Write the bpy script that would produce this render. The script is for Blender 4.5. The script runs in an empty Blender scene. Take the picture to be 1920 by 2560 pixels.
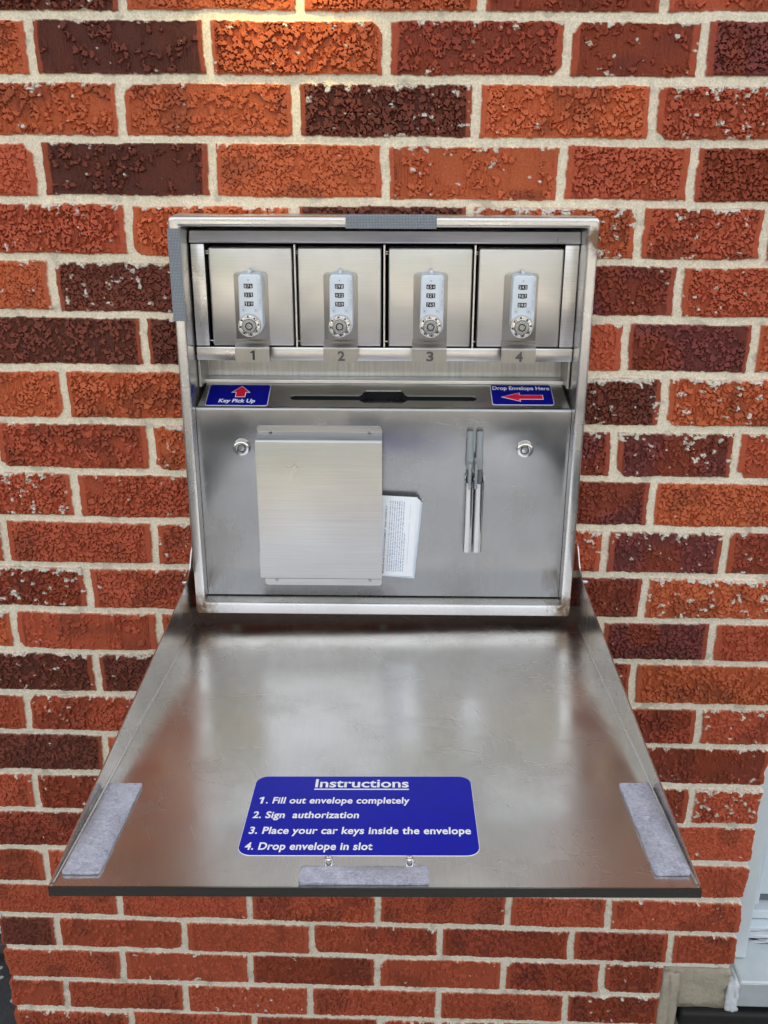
import bpy, bmesh, math, random
import numpy as np
from mathutils import Vector, Matrix, Euler

sc = bpy.context.scene
COL = sc.collection
R = math.radians

# ------------------------------------------------------------------ camera
CAM_POS = Vector((0.0337, -1.2381, -0.1130))
pitch, yaw, roll = 0.3704, -0.0272, 0.0061
cd = bpy.data.cameras.new('camera'); cam = bpy.data.objects.new('camera', cd); COL.objects.link(cam)
fwd = Vector((math.sin(yaw) * math.cos(pitch), math.cos(yaw) * math.cos(pitch), -math.sin(pitch)))
rt = Vector((math.cos(yaw), -math.sin(yaw), 0)); up = rt.cross(fwd)
rt2 = rt * math.cos(roll) + up * math.sin(roll); up2 = up * math.cos(roll) - rt * math.sin(roll)
Mc = Matrix((rt2, up2, -fwd)).transposed().to_4x4(); Mc.translation = CAM_POS
cam.matrix_world = Mc
cd.sensor_fit = 'HORIZONTAL'; cd.sensor_width = 36.0; cd.lens = 36.0 * 2512.0 / 1920.0
cd.clip_start = 0.02; cd.clip_end = 600
sc.camera = cam

# ------------------------------------------------------------------ sky, sun, exposure
SUN_EL, SUN_AZ = 38.0, 12.0          # sun stands behind the building: the wall is in open shade
w = bpy.data.worlds.new("World"); sc.world = w; w.use_nodes = True
nt = w.node_tree; nt.nodes.clear()
sky = nt.nodes.new('ShaderNodeTexSky'); sky.sky_type = 'NISHITA'; sky.sun_disc = False
sky.sun_elevation = R(SUN_EL); sky.sun_rotation = R(SUN_AZ)
sky.air_density = 1.0; sky.dust_density = 6.0; sky.ozone_density = 0.6
hs = nt.nodes.new('ShaderNodeHueSaturation'); hs.inputs['Saturation'].default_value = 0.30
bg = nt.nodes.new('ShaderNodeBackground'); bg.inputs['Strength'].default_value = 0.15
wo = nt.nodes.new('ShaderNodeOutputWorld')
nt.links.new(sky.outputs[0], hs.inputs['Color']); nt.links.new(hs.outputs[0], bg.inputs[0]); nt.links.new(bg.outputs[0], wo.inputs[0])
sd = bpy.data.lights.new('sun', 'SUN'); sd.energy = 3.0; sd.angle = R(0.5); sd.color = (1.0, 0.94, 0.85)
so = bpy.data.objects.new('sun', sd); COL.objects.link(so)
sdir = Vector((math.sin(R(SUN_AZ)) * math.cos(R(SUN_EL)), math.cos(R(SUN_AZ)) * math.cos(R(SUN_EL)), math.sin(R(SUN_EL))))
so.rotation_euler = sdir.to_track_quat('Z', 'Y').to_euler(); so.location = sdir * 20
# the lit wall lamp just above the picture, whose warm glow reaches the top courses
ld = bpy.data.lights.new('wall_lamp_light', 'SPOT'); ld.energy = 1.0; ld.spot_size = R(66); ld.spot_blend = 0.9; ld.color = (1.0, 0.82, 0.26); ld.shadow_soft_size = 0.03
lo = bpy.data.objects.new('wall_lamp_light', ld); COL.objects.link(lo); lo.location = (-0.12, -0.11, 0.19); lo.rotation_euler = (R(42), 0, 0)
vs = sc.view_settings
vs.view_transform = 'Standard'; vs.look = 'None'; vs.gamma = 1.0; vs.use_curve_mapping = False
vs.exposure = 2.1
sc.cycles.max_bounces = 10; sc.cycles.glossy_bounces = 6

# ------------------------------------------------------------------ materials
def mat(name):
    m = bpy.data.materials.new(name); m.use_nodes = True
    return m, m.node_tree, m.node_tree.nodes['Principled BSDF']
def N(nt, t, **kw):
    n = nt.nodes.new(t)
    for k, v in kw.items():
        if k in n.inputs: n.inputs[k].default_value = v
        else: setattr(n, k, v)
    return n
def ramp(nt, fac, pts):
    r = nt.nodes.new('ShaderNodeValToRGB'); nt.links.new(fac, r.inputs[0])
    el = r.color_ramp.elements
    while len(el) < len(pts): el.new(0.5)
    for e, (p, c) in zip(el, pts):
        e.position = p; e.color = (c, c, c, 1) if isinstance(c, (int, float)) else (*c, 1)
    return r
def mixc(nt, fac, a, b, blend='MIX'):
    m = nt.nodes.new('ShaderNodeMix'); m.data_type = 'RGBA'; m.blend_type = blend
    for s, v in ((m.inputs[0], fac), (m.inputs[6], a), (m.inputs[7], b)):
        if hasattr(v, 'links'): nt.links.new(v, s)
        else: s.default_value = v if isinstance(v, (int, float)) else (*v, 1)
    return m.outputs[2]
def coords(nt, scale):
    tc = nt.nodes.new('ShaderNodeTexCoord'); mp = nt.nodes.new('ShaderNodeMapping')
    mp.inputs['Scale'].default_value = scale
    nt.links.new(tc.outputs['Object'], mp.inputs[0])
    return mp.outputs[0]
def plain(name, col, rough=0.5, metal=0.0, bump=0.0, bscale=300, var=0.0):
    m, nt, p = mat(name)
    p.inputs['Base Color'].default_value = (*col, 1); p.inputs['Roughness'].default_value = rough; p.inputs['Metallic'].default_value = metal
    n = N(nt, 'ShaderNodeTexNoise', Scale=bscale, Detail=4.0); nt.links.new(coords(nt, (1, 1, 1)), n.inputs['Vector'])
    if var:
        c = mixc(nt, n.outputs['Fac'], tuple(v * (1 - var) for v in col), tuple(min(1, v * (1 + var)) for v in col))
        nt.links.new(c, p.inputs['Base Color'])
    if bump:
        b = N(nt, 'ShaderNodeBump', Strength=bump, Distance=0.001)
        nt.links.new(n.outputs['Fac'], b.inputs['Height']); nt.links.new(b.outputs[0], p.inputs['Normal'])
    return m
def steel(name, col, rough, brush, streak=0.25, rvar=0.12, stain=0.25, bump=0.05, scratches=0.0, rust=0.0, flat=False):
    """brushed stainless: streaks along one axis, cloudy smudges, faint stains, fine scratches"""
    m, nt, p = mat(name)
    p.inputs['Metallic'].default_value = 1.0
    st = N(nt, 'ShaderNodeTexNoise', Scale=1.0, Detail=5.0, Roughness=0.65); nt.links.new(coords(nt, brush), st.inputs['Vector'])
    sm = N(nt, 'ShaderNodeTexNoise', Scale=13.0, Detail=3.0, Roughness=0.55, Distortion=0.0); nt.links.new(coords(nt, (1, 1, 1)), sm.inputs['Vector'])
    sp = N(nt, 'ShaderNodeTexNoise', Scale=90.0, Detail=3.0, Roughness=0.7); nt.links.new(coords(nt, (1, 1, 1)), sp.inputs['Vector'])
    c = mixc(nt, ramp(nt, st.outputs['Fac'], [(0.3, 0.0), (0.7, 1.0)]).outputs[0], tuple(v * (1 - streak) for v in col), tuple(min(1, v * (1 + streak * 0.5)) for v in col))
    c = mixc(nt, ramp(nt, sm.outputs['Fac'], [(0.45, 0.0), (0.75, stain)]).outputs[0], c, (0.30, 0.26, 0.20))
    c = mixc(nt, ramp(nt, sp.outputs['Fac'], [(0.72, 0.0), (0.80, stain)]).outputs[0], c, (0.30, 0.27, 0.23))
    ro = ramp(nt, sm.outputs['Fac'], [(0.3, rough - rvar * 0.5), (0.7, rough + rvar)]).outputs[0]
    if scratches:
        for ang in (0.35, 1.2, -0.15):
            tc = nt.nodes.new('ShaderNodeTexCoord'); m0 = nt.nodes.new('ShaderNodeMapping'); m0.inputs['Rotation'].default_value = (0, 0, ang) if flat else (0, ang, 0)
            mp = nt.nodes.new('ShaderNodeMapping'); mp.inputs['Scale'].default_value = (9, 800, 4) if flat else (9, 4, 800); mp.inputs['Location'].default_value = (ang * 31, ang * 17, ang * 7)
            nt.links.new(tc.outputs['Object'], m0.inputs[0]); nt.links.new(m0.outputs[0], mp.inputs[0])
            v = N(nt, 'ShaderNodeTexNoise', Scale=1.0, Detail=0.0); nt.links.new(mp.outputs[0], v.inputs['Vector'])
            f = ramp(nt, v.outputs['Fac'], [(0.79, 0.0), (0.84, scratches)])
            c = mixc(nt, f.outputs[0], c, (0.85, 0.82, 0.74))
            ro = mixc(nt, f.outputs[0], ro, (0.55, 0.55, 0.55))
    if rust:
        # rust-brown wash creeping out of the two lower corners
        geo = nt.nodes.new('ShaderNodeTexCoord')
        tot = None
        for px, pz, rr in ((-0.245, -0.715, 0.045), (0.243, -0.715, 0.055), (0.242, -0.24, 0.03)):
            vm = nt.nodes.new('ShaderNodeVectorMath'); vm.operation = 'DISTANCE'; vm.inputs[1].default_value = (px, -0.05, pz)
            nt.links.new(geo.outputs['Object'], vm.inputs[0])
            mr = nt.nodes.new('ShaderNodeMapRange'); mr.inputs['From Min'].default_value = rr; mr.inputs['From Max'].default_value = 0.005
            nt.links.new(vm.outputs['Value'], mr.inputs['Value'])
            if tot is None: tot = mr.outputs[0]
            else:
                mx = nt.nodes.new('ShaderNodeMath'); mx.operation = 'MAXIMUM'; nt.links.new(tot, mx.inputs[0]); nt.links.new(mr.outputs[0], mx.inputs[1]); tot = mx.outputs[0]
        mu = nt.nodes.new('ShaderNodeMath'); mu.operation = 'MULTIPLY'; nt.links.new(tot, mu.inputs[0]); nt.links.new(sp.outputs['Fac'], mu.inputs[1])
        f = ramp(nt, mu.outputs[0], [(0.22, 0.0), (0.5, rust)])
        c = mixc(nt, f.outputs[0], c, (0.23, 0.13, 0.06)); ro = mixc(nt, f.outputs[0], ro, (0.6, 0.6, 0.6))
    nt.links.new(c, p.inputs['Base Color']); nt.links.new(ro, p.inputs['Roughness'])
    b = N(nt, 'ShaderNodeBump', Strength=bump, Distance=0.0006); nt.links.new(st.outputs['Fac'], b.inputs['Height'])
    lw = N(nt, 'ShaderNodeTexNoise', Scale=7.0, Detail=1.0); nt.links.new(coords(nt, (1, 1, 1)), lw.inputs['Vector'])
    b2 = N(nt, 'ShaderNodeBump', Strength=0.12, Distance=0.0015); nt.links.new(lw.outputs['Fac'], b2.inputs['Height']); nt.links.new(b2.outputs[0], b.inputs['Normal'])
    nt.links.new(b.outputs[0], p.inputs['Normal'])
    return m

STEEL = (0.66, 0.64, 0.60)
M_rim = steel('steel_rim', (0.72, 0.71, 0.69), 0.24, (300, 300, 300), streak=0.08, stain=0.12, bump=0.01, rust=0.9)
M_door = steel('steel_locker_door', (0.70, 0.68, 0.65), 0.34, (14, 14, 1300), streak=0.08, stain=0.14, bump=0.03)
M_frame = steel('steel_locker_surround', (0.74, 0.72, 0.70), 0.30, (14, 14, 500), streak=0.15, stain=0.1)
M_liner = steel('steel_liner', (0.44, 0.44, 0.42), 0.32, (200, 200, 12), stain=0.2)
M_panel = steel('steel_collection_door', (0.42, 0.42, 0.412), 0.20, (1500, 60, 30), streak=0.10, stain=0.12, bump=0.03, scratches=0.10)  # darker than the other steel: a dark reflection put into the base colour
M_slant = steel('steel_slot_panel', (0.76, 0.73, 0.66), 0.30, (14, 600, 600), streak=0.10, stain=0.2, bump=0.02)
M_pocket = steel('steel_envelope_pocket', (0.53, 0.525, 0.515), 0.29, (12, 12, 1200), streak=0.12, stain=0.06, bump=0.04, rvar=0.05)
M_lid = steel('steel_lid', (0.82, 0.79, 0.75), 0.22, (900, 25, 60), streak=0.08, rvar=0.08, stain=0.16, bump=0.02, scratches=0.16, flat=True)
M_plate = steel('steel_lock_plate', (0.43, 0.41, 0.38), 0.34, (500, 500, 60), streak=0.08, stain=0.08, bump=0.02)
M_lip = plain('lip_reflection_steel', (0.26, 0.25, 0.23), 0.18, 1.0)  # dark ground mirrored in the lip, put into its base colour
M_tube = steel('steel_tube', (0.58, 0.58, 0.58), 0.09, (60, 60, 60), streak=0.05, stain=0.05, bump=0.0)
M_chrome = plain('chrome', (0.80, 0.80, 0.80), 0.12, 1.0)
M_zinc = plain('zinc_bolt', (0.70, 0.76, 0.80), 0.3, 0.8)
M_lock = plain('lock_housing_silver', (0.72, 0.78, 0.84), 0.36, 0.2, bump=0.04, bscale=900)
M_dial = plain('lock_dial_silver', (0.66, 0.67, 0.68), 0.20, 0.95)
M_engr = plain('engraved_grey', (0.42, 0.47, 0.53), 0.5)
M_black = plain('window_black', (0.010, 0.011, 0.016), 0.35)
M_dark = plain('cut_dark', (0.035, 0.033, 0.030), 0.7)
M_void = plain('void_black', (0.003, 0.003, 0.003), 0.9)
M_white = plain('white_lettering', (0.86, 0.87, 0.88), 0.4)
M_red = plain('red_print', (0.72, 0.008, 0.035), 0.35)
M_redmark = plain('red_mark', (0.55, 0.03, 0.05), 0.4)
M_blue = plain('blue_vinyl', (0.003, 0.005, 0.33), 0.28, bump=0.02, bscale=35, var=0.16)
M_blued = plain('blue_vinyl_dark', (0.003, 0.004, 0.22), 0.28, bump=0.02, bscale=35, var=0.16)
M_paper = plain('paper', (0.90, 0.92, 0.95), 0.75, bump=0.03, bscale=500, var=0.03)
M_paperb = plain('paper_blue_white', (0.62, 0.74, 0.86), 0.75, var=0.03)
M_ink = plain('grey_ink', (0.30, 0.33, 0.40), 0.8)
M_inkd = plain('dark_ink', (0.09, 0.09, 0.11), 0.8)
M_cap = plain('pen_cap_grey', (0.36, 0.38, 0.39), 0.35, bump=0.02)
M_capt, _nt, _p = mat('pen_cap_translucent'); _p.inputs['Base Color'].default_value = (0.50, 0.53, 0.54, 1); _p.inputs['Roughness'].default_value = 0.4
_p.inputs['Transmission Weight'].default_value = 0.45; _p.inputs['IOR'].default_value = 1.3
M_pen = plain('pen_barrel_grey', (0.12, 0.13, 0.14), 0.35)
M_brass = plain('pen_tip', (0.65, 0.55, 0.42), 0.35, 0.7)
for _m in (M_blue, M_blued): _m.node_tree.nodes['Principled BSDF'].inputs['Specular IOR Level'].default_value = 0.2
def felt_mat():
    m, nt, p = mat('felt_grey')
    n = N(nt, 'ShaderNodeTexNoise', Scale=190.0, Detail=6.0, Roughness=0.8, Distortion=1.5); nt.links.new(coords(nt, (1, 1, 1)), n.inputs['Vector'])
    n2 = N(nt, 'ShaderNodeTexNoise', Scale=60.0, Detail=3.0); nt.links.new(coords(nt, (1, 1, 1)), n2.inputs['Vector'])
    c = ramp(nt, n.outputs['Fac'], [(0.32, (0.15, 0.155, 0.21)), (0.68, (0.58, 0.59, 0.66))])
    c2 = mixc(nt, ramp(nt, n2.outputs['Fac'], [(0.4, 0.0), (0.7, 0.35)]).outputs[0], c.outputs[0], (0.58, 0.58, 0.62))
    nt.links.new(c2, p.inputs['Base Color']); p.inputs['Roughness'].default_value = 0.95
    p.inputs['Sheen Weight'].default_value = 0.3
    b = N(nt, 'ShaderNodeBump', Strength=0.8, Distance=0.0012); nt.links.new(n.outputs['Fac'], b.inputs['Height']); nt.links.new(b.outputs[0], p.inputs['Normal'])
    return m
M_felt = felt_mat()
def velcro_mat():
    m, nt, p = mat('hook_tape_grey')
    tc = nt.nodes.new('ShaderNodeTexCoord'); sx = nt.nodes.new('ShaderNodeSeparateXYZ'); nt.links.new(tc.outputs['Object'], sx.inputs[0])
    def mth(op, a, b=None):
        q = nt.nodes.new('ShaderNodeMath'); q.operation = op
        for i, v in enumerate((a, b)):
            if v is None: continue
            if hasattr(v, 'links'): nt.links.new(v, q.inputs[i])
            else: q.inputs[i].default_value = v
        return q.outputs[0]
    k = 2 * math.pi / 0.0034
    a = mth('SINE', mth('MULTIPLY', mth('ADD', sx.outputs['X'], sx.outputs['Z']), k))
    b = mth('SINE', mth('MULTIPLY', mth('SUBTRACT', sx.outputs['X'], sx.outputs['Z']), k))
    d = mth('MULTIPLY', a, b)
    c = ramp(nt, mth('ADD', mth('MULTIPLY', d, 0.5), 0.5), [(0.12, (0.035, 0.04, 0.05)), (0.4, (0.36, 0.39, 0.42))])
    nt.links.new(c.outputs[0], p.inputs['Base Color']); p.inputs['Roughness'].default_value = 0.6
    bm_ = N(nt, 'ShaderNodeBump', Strength=0.8, Distance=0.0008); nt.links.new(d, bm_.inputs['Height']); nt.links.new(bm_.outputs[0], p.inputs['Normal'])
    return m
M_velcro = velcro_mat()
def brick_mat():
    m, nt, p = mat('brick_and_mortar')
    at = nt.nodes.new('ShaderNodeAttribute'); at.attribute_name = 'Col'
    n = N(nt, 'ShaderNodeTexNoise', Scale=420.0, Detail=4.0, Roughness=0.7); nt.links.new(coords(nt, (1, 1, 1)), n.inputs['Vector'])
    f = ramp(nt, n.outputs['Fac'], [(0.3, 0.72), (0.7, 1.18)])
    c = mixc(nt, 1.0, at.outputs['Color'], f.outputs[0], 'MULTIPLY')
    nt.links.new(c, p.inputs['Base Color']); p.inputs['Roughness'].default_value = 0.82
    p.inputs['Specular IOR Level'].default_value = 0.3
    b = N(nt, 'ShaderNodeBump', Strength=0.35, Distance=0.0008); nt.links.new(n.outputs['Fac'], b.inputs['Height']); nt.links.new(b.outputs[0], p.inputs['Normal'])
    return m
M_brick = brick_mat()
def ground_mat(name, a, b, chips, chipcol, sc_=60.0):
    m, nt, p = mat(name)
    n = N(nt, 'ShaderNodeTexNoise', Scale=sc_, Detail=6.0, Roughness=0.7); nt.links.new(coords(nt, (1, 1, 1)), n.inputs['Vector'])
    v = N(nt, 'ShaderNodeTexVoronoi', Scale=95.0); nt.links.new(coords(nt, (1, 1, 1)), v.inputs['Vector'])
    sp = nt.nodes.new('ShaderNodeSeparateColor'); nt.links.new(v.outputs['Color'], sp.inputs[0])
    c = mixc(nt, n.outputs['Fac'], a, b)
    f1 = ramp(nt, sp.outputs[0], [(1 - chips - 0.01, 0.0), (1 - chips, 1.0)])
    f2 = ramp(nt, v.outputs['Distance'], [(0.42, 1.0), (0.52, 0.0)])
    mu = nt.nodes.new('ShaderNodeMath'); mu.operation = 'MULTIPLY'; nt.links.new(f1.outputs[0], mu.inputs[0]); nt.links.new(f2.outputs[0], mu.inputs[1])
    c = mixc(nt, mu.outputs[0], c, chipcol)
    nt.links.new(c, p.inputs['Base Color']); p.inputs['Roughness'].default_value = 0.9
    bb = N(nt, 'ShaderNodeBump', Strength=0.7, Distance=0.006); nt.links.new(n.outputs['Fac'], bb.inputs['Height']); nt.links.new(bb.outputs[0], p.inputs['Normal'])
    return m
M_asphalt = ground_mat('asphalt', (0.018, 0.019, 0.021), (0.075, 0.075, 0.075), 0.13, (0.45, 0.44, 0.41))
M_conc = ground_mat('rough_concrete', (0.34, 0.29, 0.21), (0.62, 0.54, 0.42), 0.10, (0.50, 0.44, 0.34), 120.0)
M_lot = ground_mat('pale_lot', (0.30, 0.28, 0.25), (0.40, 0.37, 0.33), 0.0, (0.3, 0.3, 0.3), 3.0)
M_door_paint = plain('door_paint_blue_grey', (0.66, 0.72, 0.75), 0.45, bump=0.05, bscale=60, var=0.06)
M_caulk = plain('white_caulk', (0.74, 0.76, 0.78), 0.7, bump=0.5, bscale=90, var=0.1)
M_alu = plain('aluminium_threshold', (0.62, 0.66, 0.67), 0.42, 0.3, bump=0.05, bscale=40, var=0.15)
M_siding = plain('siding_grey', (0.42, 0.43, 0.42), 0.6, bump=0.1, bscale=20, var=0.1)

# ------------------------------------------------------------------ object helpers
def obj(name, me, m=None, parent=None):
    if isinstance(me, bmesh.types.BMesh):
        bm = me; me = bpy.data.meshes.new(name); bm.to_mesh(me); bm.free()
    if m is not None:
        for mm in (m if isinstance(m, (list, tuple)) else [m]): me.materials.append(mm)
    o = bpy.data.objects.new(name, me); COL.objects.link(o)
    if parent is not None: attach(o, parent)
    return o
ROOTLOC = {}
def attach(o, parent):
    """parts are modelled in place; the root Empty may later turn with all of them"""
    o.parent = parent
    r = parent
    while r.parent is not None: r = r.parent
    if parent is r: o.matrix_parent_inverse = Matrix.Translation(-Vector(ROOTLOC.get(r.name, (0, 0, 0))))
def tag(o, label=None, cat=None, group=None, kind=None):
    if label: o['label'] = label
    if cat: o['category'] = cat
    if group: o['group'] = group
    if kind: o['kind'] = kind
    return o
def thing(name, label, cat, loc=(0, 0, 0), group=None):
    o = bpy.data.objects.new(name, None); COL.objects.link(o); o.location = loc; o.empty_display_size = 0.05
    ROOTLOC[o.name] = loc
    return tag(o, label, cat, group)
def smooth(o, ang=35):
    me = o.data
    for p in me.polygons: p.use_smooth = True
    try: me.set_sharp_from_angle(angle=R(ang))
    except Exception: pass
    return o
def add_box(bm, x0, x1, y0, y1, z0, z1, bev=0.0, mi=0, seg=2):
    t = bmesh.new()
    bmesh.ops.create_cube(t, size=1)
    for v in t.verts: v.co = Vector(((x0 + x1) / 2 + v.co.x * (x1 - x0), (y0 + y1) / 2 + v.co.y * (y1 - y0), (z0 + z1) / 2 + v.co.z * (z1 - z0)))
    if bev: bmesh.ops.bevel(t, geom=t.edges[:], offset=bev, segments=seg, affect='EDGES', profile=0.5)
    merge(bm, t, mi); return bm
def merge(bm, t, mi=0):
    vm = {}
    for v in t.verts: vm[v] = bm.verts.new(v.co)
    for f in t.faces:
        try:
            nf = bm.faces.new([vm[v] for v in f.verts]); nf.material_index = mi; nf.smooth = f.smooth
        except ValueError: pass
    t.free()
def box(x0, x1, y0, y1, z0, z1, bev=0.0, seg=2):
    return add_box(bmesh.new(), x0, x1, y0, y1, z0, z1, bev, 0, seg)
def add_prism(bm, pts, to3, h0, h1, mi=0, bev=0.0):
    """polygon pts (2D) extruded between heights h0 and h1; to3(a,b,h)->Vector"""
    t = bmesh.new()
    lo = [t.verts.new(to3(a, b, h0)) for a, b in pts]; hi = [t.verts.new(to3(a, b, h1)) for a, b in pts]
    n = len(pts)
    t.faces.new(lo[::-1]); ft = t.faces.new(hi)
    for i in range(n): t.faces.new((lo[i], lo[(i + 1) % n], hi[(i + 1) % n], hi[i]))
    bmesh.ops.recalc_face_normals(t, faces=t.faces[:])
    if bev: bmesh.ops.bevel(t, geom=[e for e in ft.edges], offset=bev, segments=2, affect='EDGES', profile=0.5)
    merge(bm, t, mi); return bm
def rrect(x0, x1, y0, y1, r, k=5, corners=(1, 1, 1, 1)):
    pts = []
    for (cx, cy, a0, on) in ((x1 - r, y1 - r, 0, corners[0]), (x0 + r, y1 - r, 90, corners[1]), (x0 + r, y0 + r, 180, corners[2]), (x1 - r, y0 + r, 270, corners[3])):
        if on:
            for i in range(k + 1):
                a = R(a0 + 90 * i / k); pts.append((cx + r * math.cos(a), cy + r * math.sin(a)))
        else:
            sx = 1 if a0 in (0, 270) else -1; sy = 1 if a0 in (0, 90) else -1
            pts.append((cx + sx * r, cy + sy * r))
    return pts
def front(y):      # plane facing the viewer at depth y, height grows towards the viewer
    return lambda a, b, h: Vector((a, y - h, b))
def lathe(bm, prof, c, axis='Y', n=28, mi=0):
    """profile (radius, height); axis Y points to the viewer (-Y), axis Z up"""
    rings = []
    for r, h in prof:
        ring = []
        for i in range(n):
            a = 2 * math.pi * i / n
            if axis == 'Y': co = Vector((c[0] + r * math.cos(a), c[1] - h, c[2] + r * math.sin(a)))
            elif axis == 'X': co = Vector((c[0] + h, c[1] + r * math.cos(a), c[2] + r * math.sin(a)))
            else: co = Vector((c[0] + r * math.cos(a), c[1] + r * math.sin(a), c[2] + h))
            ring.append(bm.verts.new(co))
        rings.append(ring)
    for j in range(len(rings) - 1):
        for i in range(n):
            f = bm.faces.new((rings[j][i], rings[j][(i + 1) % n], rings[j + 1][(i + 1) % n], rings[j + 1][i])); f.material_index = mi; f.smooth = True
    for ring in (rings[0], rings[-1]):
        try: f = bm.faces.new(ring); f.material_index = mi
        except ValueError: pass
    bmesh.ops.recalc_face_normals(bm, faces=bm.faces[:])
    return bm
def text_mesh(body, width, capheight, to3, x0=None, xc=None, y=0.0, bold=0.02, shear=0.0, ext=0.0003, space=1.0):
    """flat raised lettering fitted to a width and a capital height, laid on to3(a,b,h)"""
    cu = bpy.data.curves.new('lettering', 'FONT'); cu.body = body; cu.size = 1.0; cu.offset = bold; cu.shear = shear
    cu.space_character = space; cu.resolution_u = 4
    o = bpy.data.objects.new('lettering', cu); COL.objects.link(o)
    bpy.context.view_layer.update()
    dg = bpy.context.evaluated_depsgraph_get()
    me = bpy.data.meshes.new_from_object(o.evaluated_get(dg))
    bpy.data.objects.remove(o); bpy.data.curves.remove(cu)
    xs = [v.co.x for v in me.vertices]
    mn, mx = min(xs), max(xs)
    sx = width / (mx - mn); sy = capheight / 0.73
    if x0 is None: x0 = xc - width / 2
    bm = bmesh.new(); bm.from_mesh(me); bpy.data.meshes.remove(me)
    for v in bm.verts: v.co = to3(x0 + (v.co.x - mn) * sx, y + v.co.y * sy, ext)
    bmesh.ops.recalc_face_normals(bm, faces=bm.faces[:])
    return bm

def one_glyph(bm, x0, y, h, to3, ext, wgt=0.17):
    w_ = h * wgt
    add_prism(bm, [(x0 + h * 0.20, y), (x0 + h * 0.20 + w_, y), (x0 + h * 0.20 + w_, y + h), (x0 + h * 0.20 + w_ * 0.35, y + h), (x0, y + h * 0.86), (x0, y + h * 0.70), (x0 + h * 0.20, y + h * 0.76)], to3, 0, ext)
    return bm

# ------------------------------------------------------------------ brick wall (a pier between two doorways)
rng = np.random.default_rng(11)
BED = [-0.0032, -0.0680, -0.1336, -0.2015, -0.2689, -0.3372, -0.4045, -0.4740, -0.5423, -0.6106, -0.6780, -0.7457, -0.8110, -0.8802, -0.9462,
       -1.0157, -1.0845, -1.1550, -1.2231, -1.2885, -1.3534, -1.4193, -1.4835, -1.5510, -1.6187, -1.6864]
TOPBED = [0.2700, 0.2020, 0.1340, 0.0650]
JO = {'A': (-508, -295, -95, 104, 304, 450), 'B': (-402, -201, 0, 202, 351), 'C': (-508, -305, -103, 103, 303, 452), 'D': (-408, -203, -1, 204, 355),
      'E': (-508, -308, -109, 100, 300, 448), 'F': (-407, -205, -2, 198, 354), 'G': (-508, -300, -101, 101, 296, 453), 'H': (-407, -205, -2, 198, 351),
      'I': (-506, -302, -101, 101, 294, 450), 'J': (-408, -205, -2, 198, 349), 'K': (-512, -308, -101, 101, 295, 452), 'L': (-405, -203, -2, 198, 352),
      'M': (-515, -311, -105, 97, 299, 452), 'N': (-406, -203, -2, 198, 350), 'O': (-514, -310, -105, 97, 298, 450), 'P': (-407, -205, -2, 198, 350),
      'Q': (-518, -312, -108, 95, 298, 454), 'R': (-410, -206, -4, 197, 350), 'S': (-519, -314, -110, 94, 298, 452), 'T': (-412, -207, -5, 197, 351),
      'U': (-516, -313, -110, 93, 299, 453), 'V': (-417, -211, -7, 196, 352), 'W': (-517, -319, -115, 93, 299), 'X': (-413, -208, -2, 197, 350),
      'Y': (-516, -313, -110, 93, 299), 'Z': (-413, -208, -2, 197, 350)}
# o orange, r red, d dark brown, p dark plum, m mixed dark to red
KIND = {'A': 'rdoomrr', 'B': 'odommp', 'C': 'roodorr', 'D': 'rdoorm', 'E': 'rrodorm', 'F': 'oddopr', 'G': 'dddrrpo', 'H': 'ooordo', 'I': 'rrorppr',
        'J': 'rrrrpo', 'K': 'rrrrrpm', 'L': 'mrorpo', 'M': 'orrrrpr', 'N': 'ddrmmo', 'O': 'rrddrmr', 'P': 'drrrmm', 'Q': 'rmdrmmr', 'R': 'mmrrrr',
        'S': 'rrrmrrr', 'T': 'rrrrrr', 'U': 'drrrmmr', 'V': 'rrmrm', 'W': 'rrrrrm', 'X': 'rrmrrm', 'Y': 'rrmrrr', 'Z': 'rmrrmr'}
PAL = {'o': ((0.46, 0.106, 0.038), (0.54, 0.128, 0.050)), 'r': ((0.39, 0.080, 0.035), (0.47, 0.098, 0.046)), 'd': ((0.092, 0.028, 0.019), (0.185, 0.050, 0.031)),
       'p': ((0.14, 0.036, 0.030), (0.215, 0.052, 0.043)), 'm': ((0.21, 0.044, 0.024), (0.35, 0.068, 0.034))}
XL, XR = -0.608, 0.5555
NAMES = 'ABCDEFGHIJKLMNOPQRSTUVWXYZ'
ORDER = ['D', 'C', 'B'] + list(NAMES)     # three courses repeat above the photograph
ZT = TOPBED + BED
STEP = 0.0012

def lattice(seed, n=256): return np.random.default_rng(seed).random((n, n)).astype(np.float32)
LAT = {}
def vnoise(x, z, s, seed):
    """smooth value noise, one octave, feature size s"""
    L = LAT.setdefault(seed, lattice(seed)); n = 256
    u = x / s; v = z / s
    iu = np.floor(u).astype(np.int32); iv = np.floor(v).astype(np.int32)
    fu = (u - iu).astype(np.float32); fv = (v - iv).astype(np.float32)
    fu = fu * fu * (3 - 2 * fu); fv = fv * fv * (3 - 2 * fv)
    a = L[iu % n, iv % n]; b = L[(iu + 1) % n, iv % n]; c = L[iu % n, (iv + 1) % n]; d = L[(iu + 1) % n, (iv + 1) % n]
    return (a * (1 - fu) + b * fu) * (1 - fv) + (c * (1 - fu) + d * fu) * fv
def fbm(x, z, s, seed, o=3):
    t = 0; a = 0.5
    for i in range(o): t = t + a * vnoise(x, z, s / 2 ** i, seed + i); a *= 0.5
    return t / (1 - 0.5 ** o)
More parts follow.
